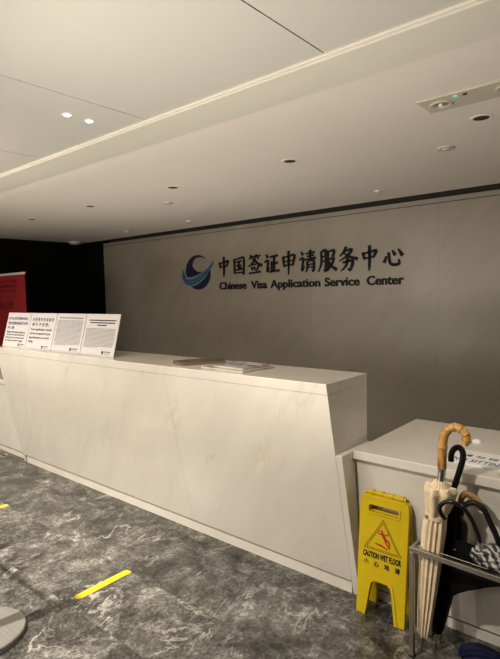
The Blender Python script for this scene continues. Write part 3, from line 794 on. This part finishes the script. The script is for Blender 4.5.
obj('inner_folds', tube([(-0.766, 2.123, 0.765), (-0.762, 2.122, 0.80)], [0.040, 0.018], 48, 8, pleats(16, 0.3)), M['creamcloth'], cu, smooth=True)
st_ = obj('strap', tube([(-0.783, 2.126, 0.632), (-0.781, 2.126, 0.650)], 0.0455, 40, 8), M['creamcloth'], cu, smooth=True)
obj('snap_button', tube([(-0.805, 2.087, 0.642), (-0.809, 2.080, 0.642)], 0.008, 14), M['tanwood'], st_, smooth=True)
obj('ferrule', tube([(-0.848, 2.131, 0.0), (-0.836, 2.130, 0.085)], [0.005, 0.008], 12), M['steel'], cu, smooth=True)
obj('collar', tube([(-0.762, 2.122, 0.785), (-0.757, 2.121, 0.835), (-0.756, 2.120, 0.858)], [0.017, 0.0155, 0.018], 20, 6), M['chrome'], cu, smooth=True, label='silver collar')
hp = [(-0.756, 2.120, 0.852), (-0.755, 2.12, 0.90), (-0.753, 2.12, 0.945), (-0.747, 2.12, 0.990), (-0.730, 2.12, 1.022), (-0.705, 2.12, 1.036), (-0.680, 2.12, 1.032), (-0.662, 2.12, 1.016), (-0.656, 2.12, 0.993), (-0.664, 2.12, 0.972)]
nodes_at = [0.22, 0.43, 0.56, 0.68, 0.80, 0.92]
def bump(s, a):
    return 1+0.16*sum(math.exp(-((s-k)/0.012)**2) for k in nodes_at)
hd = obj('handle', tube(hp, [0.0185, 0.0190, 0.0185, 0.0175, 0.017, 0.017, 0.017, 0.0165, 0.016, 0.0155], 18, 10, bump), M['bamboo'], cu, smooth=True, label='curved bamboo handle')
pth = catmull(hp, 10)
for k in nodes_at:
    i = int(k*(len(pth)-1))
    obj('node_ring', sweep(bmesh.new(), [pth[i-1].lerp(pth[i], 0.6), pth[i], pth[i].lerp(pth[i+1], 0.4)], [0.0180, 0.0204, 0.0180], 18), M['node'], hd, smooth=True)

bu = thing('umbrella', 'black umbrella with plain matt crook handle, its loose cloth hanging below the rail', 'umbrella', (-0.812, 2.205, 0), 'umbrellas in the rack')
obj('canopy', tube([(-0.803, 2.203, 0.070), (-0.788, 2.200, 0.226), (-0.764, 2.197, 0.43), (-0.745, 2.199, 0.60), (-0.743, 2.198, 0.675)], [0.018, 0.031, 0.037, 0.041, 0.022], 64, 8, pleats(12, 0.22, 0.6)), M['blackcloth'], bu, smooth=True)
obj('ferrule', tube([(-0.811, 2.205, 0.0), (-0.802, 2.203, 0.075)], [0.005, 0.007], 12), M['steel'], bu, smooth=True)
obj('shaft', tube([(-0.746, 2.196, 0.66), (-0.744, 2.198, 0.712)], 0.009, 12), M['blackplastic'], bu, smooth=True)
obj('handle', tube([(-0.745, 2.197, 0.690), (-0.741, 2.199, 0.712), (-0.728, 2.2, 0.763), (-0.708, 2.2, 0.834), (-0.696, 2.2, 0.885), (-0.698, 2.2, 0.915), (-0.713, 2.2, 0.930), (-0.732, 2.2, 0.920), (-0.744, 2.2, 0.895), (-0.746, 2.2, 0.864)], [0.010, 0.0125, 0.0130, 0.0130, 0.0125, 0.0125, 0.0125, 0.0125, 0.0125, 0.0125], 16, 8), M['blackmatt'], bu, smooth=True)
# loose cloth panel
def flap():
    bm = bmesh.new(); nu, nv = 26, 12
    bot = [(-0.775, 0.240), (-0.755, 0.243), (-0.704, 0.296), (-0.655, 0.338), (-0.589, 0.376), (-0.530, 0.402), (-0.505, 0.425)]
    def botz(x):
        for (xa, za), (xb, zb) in zip(bot, bot[1:]):
            if xa <= x <= xb: return za+(zb-za)*(x-xa)/(xb-xa)
        return bot[-1][1]
    g = {}
    for s in (0, 1):
        for i in range(nu+1):
            u = i/nu; x = -0.775+u*0.268
            zt = 0.535-0.085*u**3; zb = botz(x)
            for j in range(nv+1):
                q = j/nv
                z = zb+(zt-zb)*q
                y = 2.185-0.045*u+0.010*math.sin(9*u+2.5*q)*(0.3+0.7*(1-q))+s*0.007
                g[s, i, j] = bm.verts.new((x, y, z))
    for i in range(nu):
        for j in range(nv):
            bm.faces.new((g[0, i, j], g[0, i+1, j], g[0, i+1, j+1], g[0, i, j+1]))
            bm.faces.new((g[1, i, j], g[1, i, j+1], g[1, i+1, j+1], g[1, i+1, j]))
    for i in range(nu):
        for j in (0, nv):
            bm.faces.new((g[0, i, j], g[1, i, j], g[1, i+1, j], g[0, i+1, j]))
    for j in range(nv):
        for i in (0, nu):
            bm.faces.new((g[0, i, j], g[0, i, j+1], g[1, i, j+1], g[1, i, j]))
    return bm
obj('loose_cloth', flap(), M['blackcloth'], bu, smooth=True)

su = thing('umbrella', 'short umbrella with grey and black striped cloth and glossy thin crook handle', 'umbrella', (-0.56, 2.11, 0.5), 'umbrellas in the rack')
obj('canopy', tube([(-0.628, 2.115, 0.515), (-0.600, 2.115, 0.528), (-0.55, 2.116, 0.530), (-0.49, 2.118, 0.520), (-0.42, 2.12, 0.507), (-0.36, 2.12, 0.50)], [0.018, 0.034, 0.044, 0.046, 0.038, 0.015], 64, 8, pleats(10, 0.28, 2.2)), M['striped'], su, smooth=True)
obj('handle', tube([(-0.716, 2.056, 0.664), (-0.733, 2.056, 0.680), (-0.741, 2.056, 0.708), (-0.726, 2.057, 0.732), (-0.700, 2.058, 0.743), (-0.670, 2.060, 0.739), (-0.644, 2.064, 0.722), (-0.617, 2.074, 0.678), (-0.598, 2.092, 0.610), (-0.592, 2.108, 0.550)], 0.0088, 14, 8), M['blackplastic'], su, smooth=True)
obj('collar', tube([(-0.596, 2.096, 0.592), (-0.591, 2.110, 0.548)], [0.010, 0.014], 14), M['chrome'], su, smooth=True)

au = thing('umbrella', 'black umbrella with broad arched black handle at the right edge of the rack', 'umbrella', (-0.44, 2.205, 0), 'umbrellas in the rack')
obj('handle', tube([(-0.700, 2.195, 0.640), (-0.697, 2.196, 0.669), (-0.674, 2.198, 0.695), (-0.641, 2.2, 0.703), (-0.609, 2.2, 0.683), (-0.582, 2.2, 0.631), (-0.558, 2.201, 0.579), (-0.540, 2.202, 0.530)], 0.0120, 16, 8), M['blackmatt'], au, smooth=True)
obj('canopy', tube([(-0.542, 2.202, 0.545), (-0.530, 2.203, 0.500), (-0.505, 2.204, 0.40), (-0.46, 2.205, 0.22), (-0.44, 2.205, 0.06)], [0.016, 0.030, 0.034, 0.030, 0.016], 64, 8, pleats(12, 0.22, 0.5)), M['blackcloth'], au, smooth=True)
obj('ferrule', tube([(-0.440, 2.205, 0.065), (-0.432, 2.205, 0.0)], [0.007, 0.005], 12), M['steel'], au, smooth=True)

tu = thing('umbrella', 'olive umbrella with tan curved handle, mostly hidden behind the black handles', 'umbrella', (-0.72, 2.23, 0), 'umbrellas in the rack')
obj('handle', tube([(-0.712, 2.232, 0.600), (-0.716, 2.232, 0.650), (-0.712, 2.233, 0.695), (-0.693, 2.233, 0.722), (-0.665, 2.233, 0.718), (-0.640, 2.233, 0.698), (-0.622, 2.233, 0.668)], 0.0135, 16, 8), M['tanwood'], tu, smooth=True)
obj('canopy', tube([(-0.712, 2.232, 0.605), (-0.710, 2.233, 0.57), (-0.718, 2.234, 0.50), (-0.735, 2.236, 0.40), (-0.768, 2.240, 0.22), (-0.798, 2.244, 0.06)], [0.012, 0.024, 0.026, 0.024, 0.017, 0.009], 48, 8, pleats(10, 0.2, 0.5)), M['olivecloth'], tu, smooth=True)
obj('ferrule', tube([(-0.797, 2.244, 0.065), (-0.806, 2.246, 0.0)], [0.006, 0.004], 12), M['steel'], tu, smooth=True)

nu_ = thing('folded_umbrella', 'small folded navy umbrella lying on the floor under the rack', 'umbrella', (-0.59, 2.185, 0))
obj('canopy', tube([(-0.690, 2.180, 0.022), (-0.670, 2.182, 0.040), (-0.620, 2.184, 0.052), (-0.56, 2.186, 0.050), (-0.50, 2.19, 0.040)], [0.012, 0.034, 0.042, 0.040, 0.026], 64, 8, pleats(10, 0.25, 1.5)), M['navycloth'], nu_, smooth=True)
obj('handle', tube([(-0.505, 2.19, 0.040), (-0.42, 2.195, 0.024)], [0.015, 0.018], 14), M['blackplastic'], nu_, smooth=True)

# ------------------------------------------------------------------ queue post, belt and floor tape
def stanchion(x, y, label):
    t = thing('queue_post', label, 'queue post', (x, y, 0), 'queue posts')
    obj('rubber_ring', lathe(bmesh.new(), [(0.192, 0.0), (0.194, 0.006), (0.190, 0.010)], x, y, 64), M['rubber'], t, smooth=True)
    obj('base', lathe(bmesh.new(), [(0.186, 0.010), (0.187, 0.026), (0.183, 0.031), (0.05, 0.033), (0.032, 0.034)], x, y, 64), M['disc'], t, smooth=True)
    obj('pole', lathe(bmesh.new(), [(0.029, 0.033), (0.029, 0.82)], x, y, 28), M['disc'], t, smooth=True)
    obj('belt_head', lathe(bmesh.new(), [(0.033, 0.82), (0.033, 0.98), (0.028, 1.0)], x, y, 28), M['blackplastic'], t, smooth=True)
    return t
stanchion(-2.50, 0.94, 'metal queue post with round flat base at the bottom left corner')
stanchion(-4.40, 0.94, 'metal queue post beyond the left edge, at the other end of the belt')
tag(rebase(obj('queue_belt', B(-4.366, -2.534, 0.938, 0.942, 0.838, 0.888), M['beltcloth']), (-3.45, 0.94, 0.838)), 'dark belt stretched between the two queue posts', 'queue belt')
def tape(x, y0, y1, wid, label):
    pts = [(x-wid/2, y0+0.02), (x-wid/2+0.008, y0), (x+wid/2-0.008, y0+0.004), (x+wid/2, y0+0.02), (x+wid/2, y1-0.015), (x+wid/2-0.008, y1), (x-wid/2+0.008, y1-0.004), (x-wid/2, y1-0.02)]
    o = obj('floor_tape', prism(bmesh.new(), pts, lambda u, v, w: (u, v, w), 0.0004, 0.0012), M['tape'])
    rebase(o, (x, (y0+y1)/2, 0)); tag(o, label, 'tape', 'yellow tape strips on the floor')
tape(-2.433, 1.385, 1.735, 0.048, 'yellow tape strip on the grey floor near the queue post')
tape(-3.985, 1.385, 1.735, 0.048, 'yellow tape end at the left edge of the floor')
tape(-5.545, 1.375, 1.650, 0.048, 'yellow tape strip beyond the left edge, seen mirrored in the counter front')
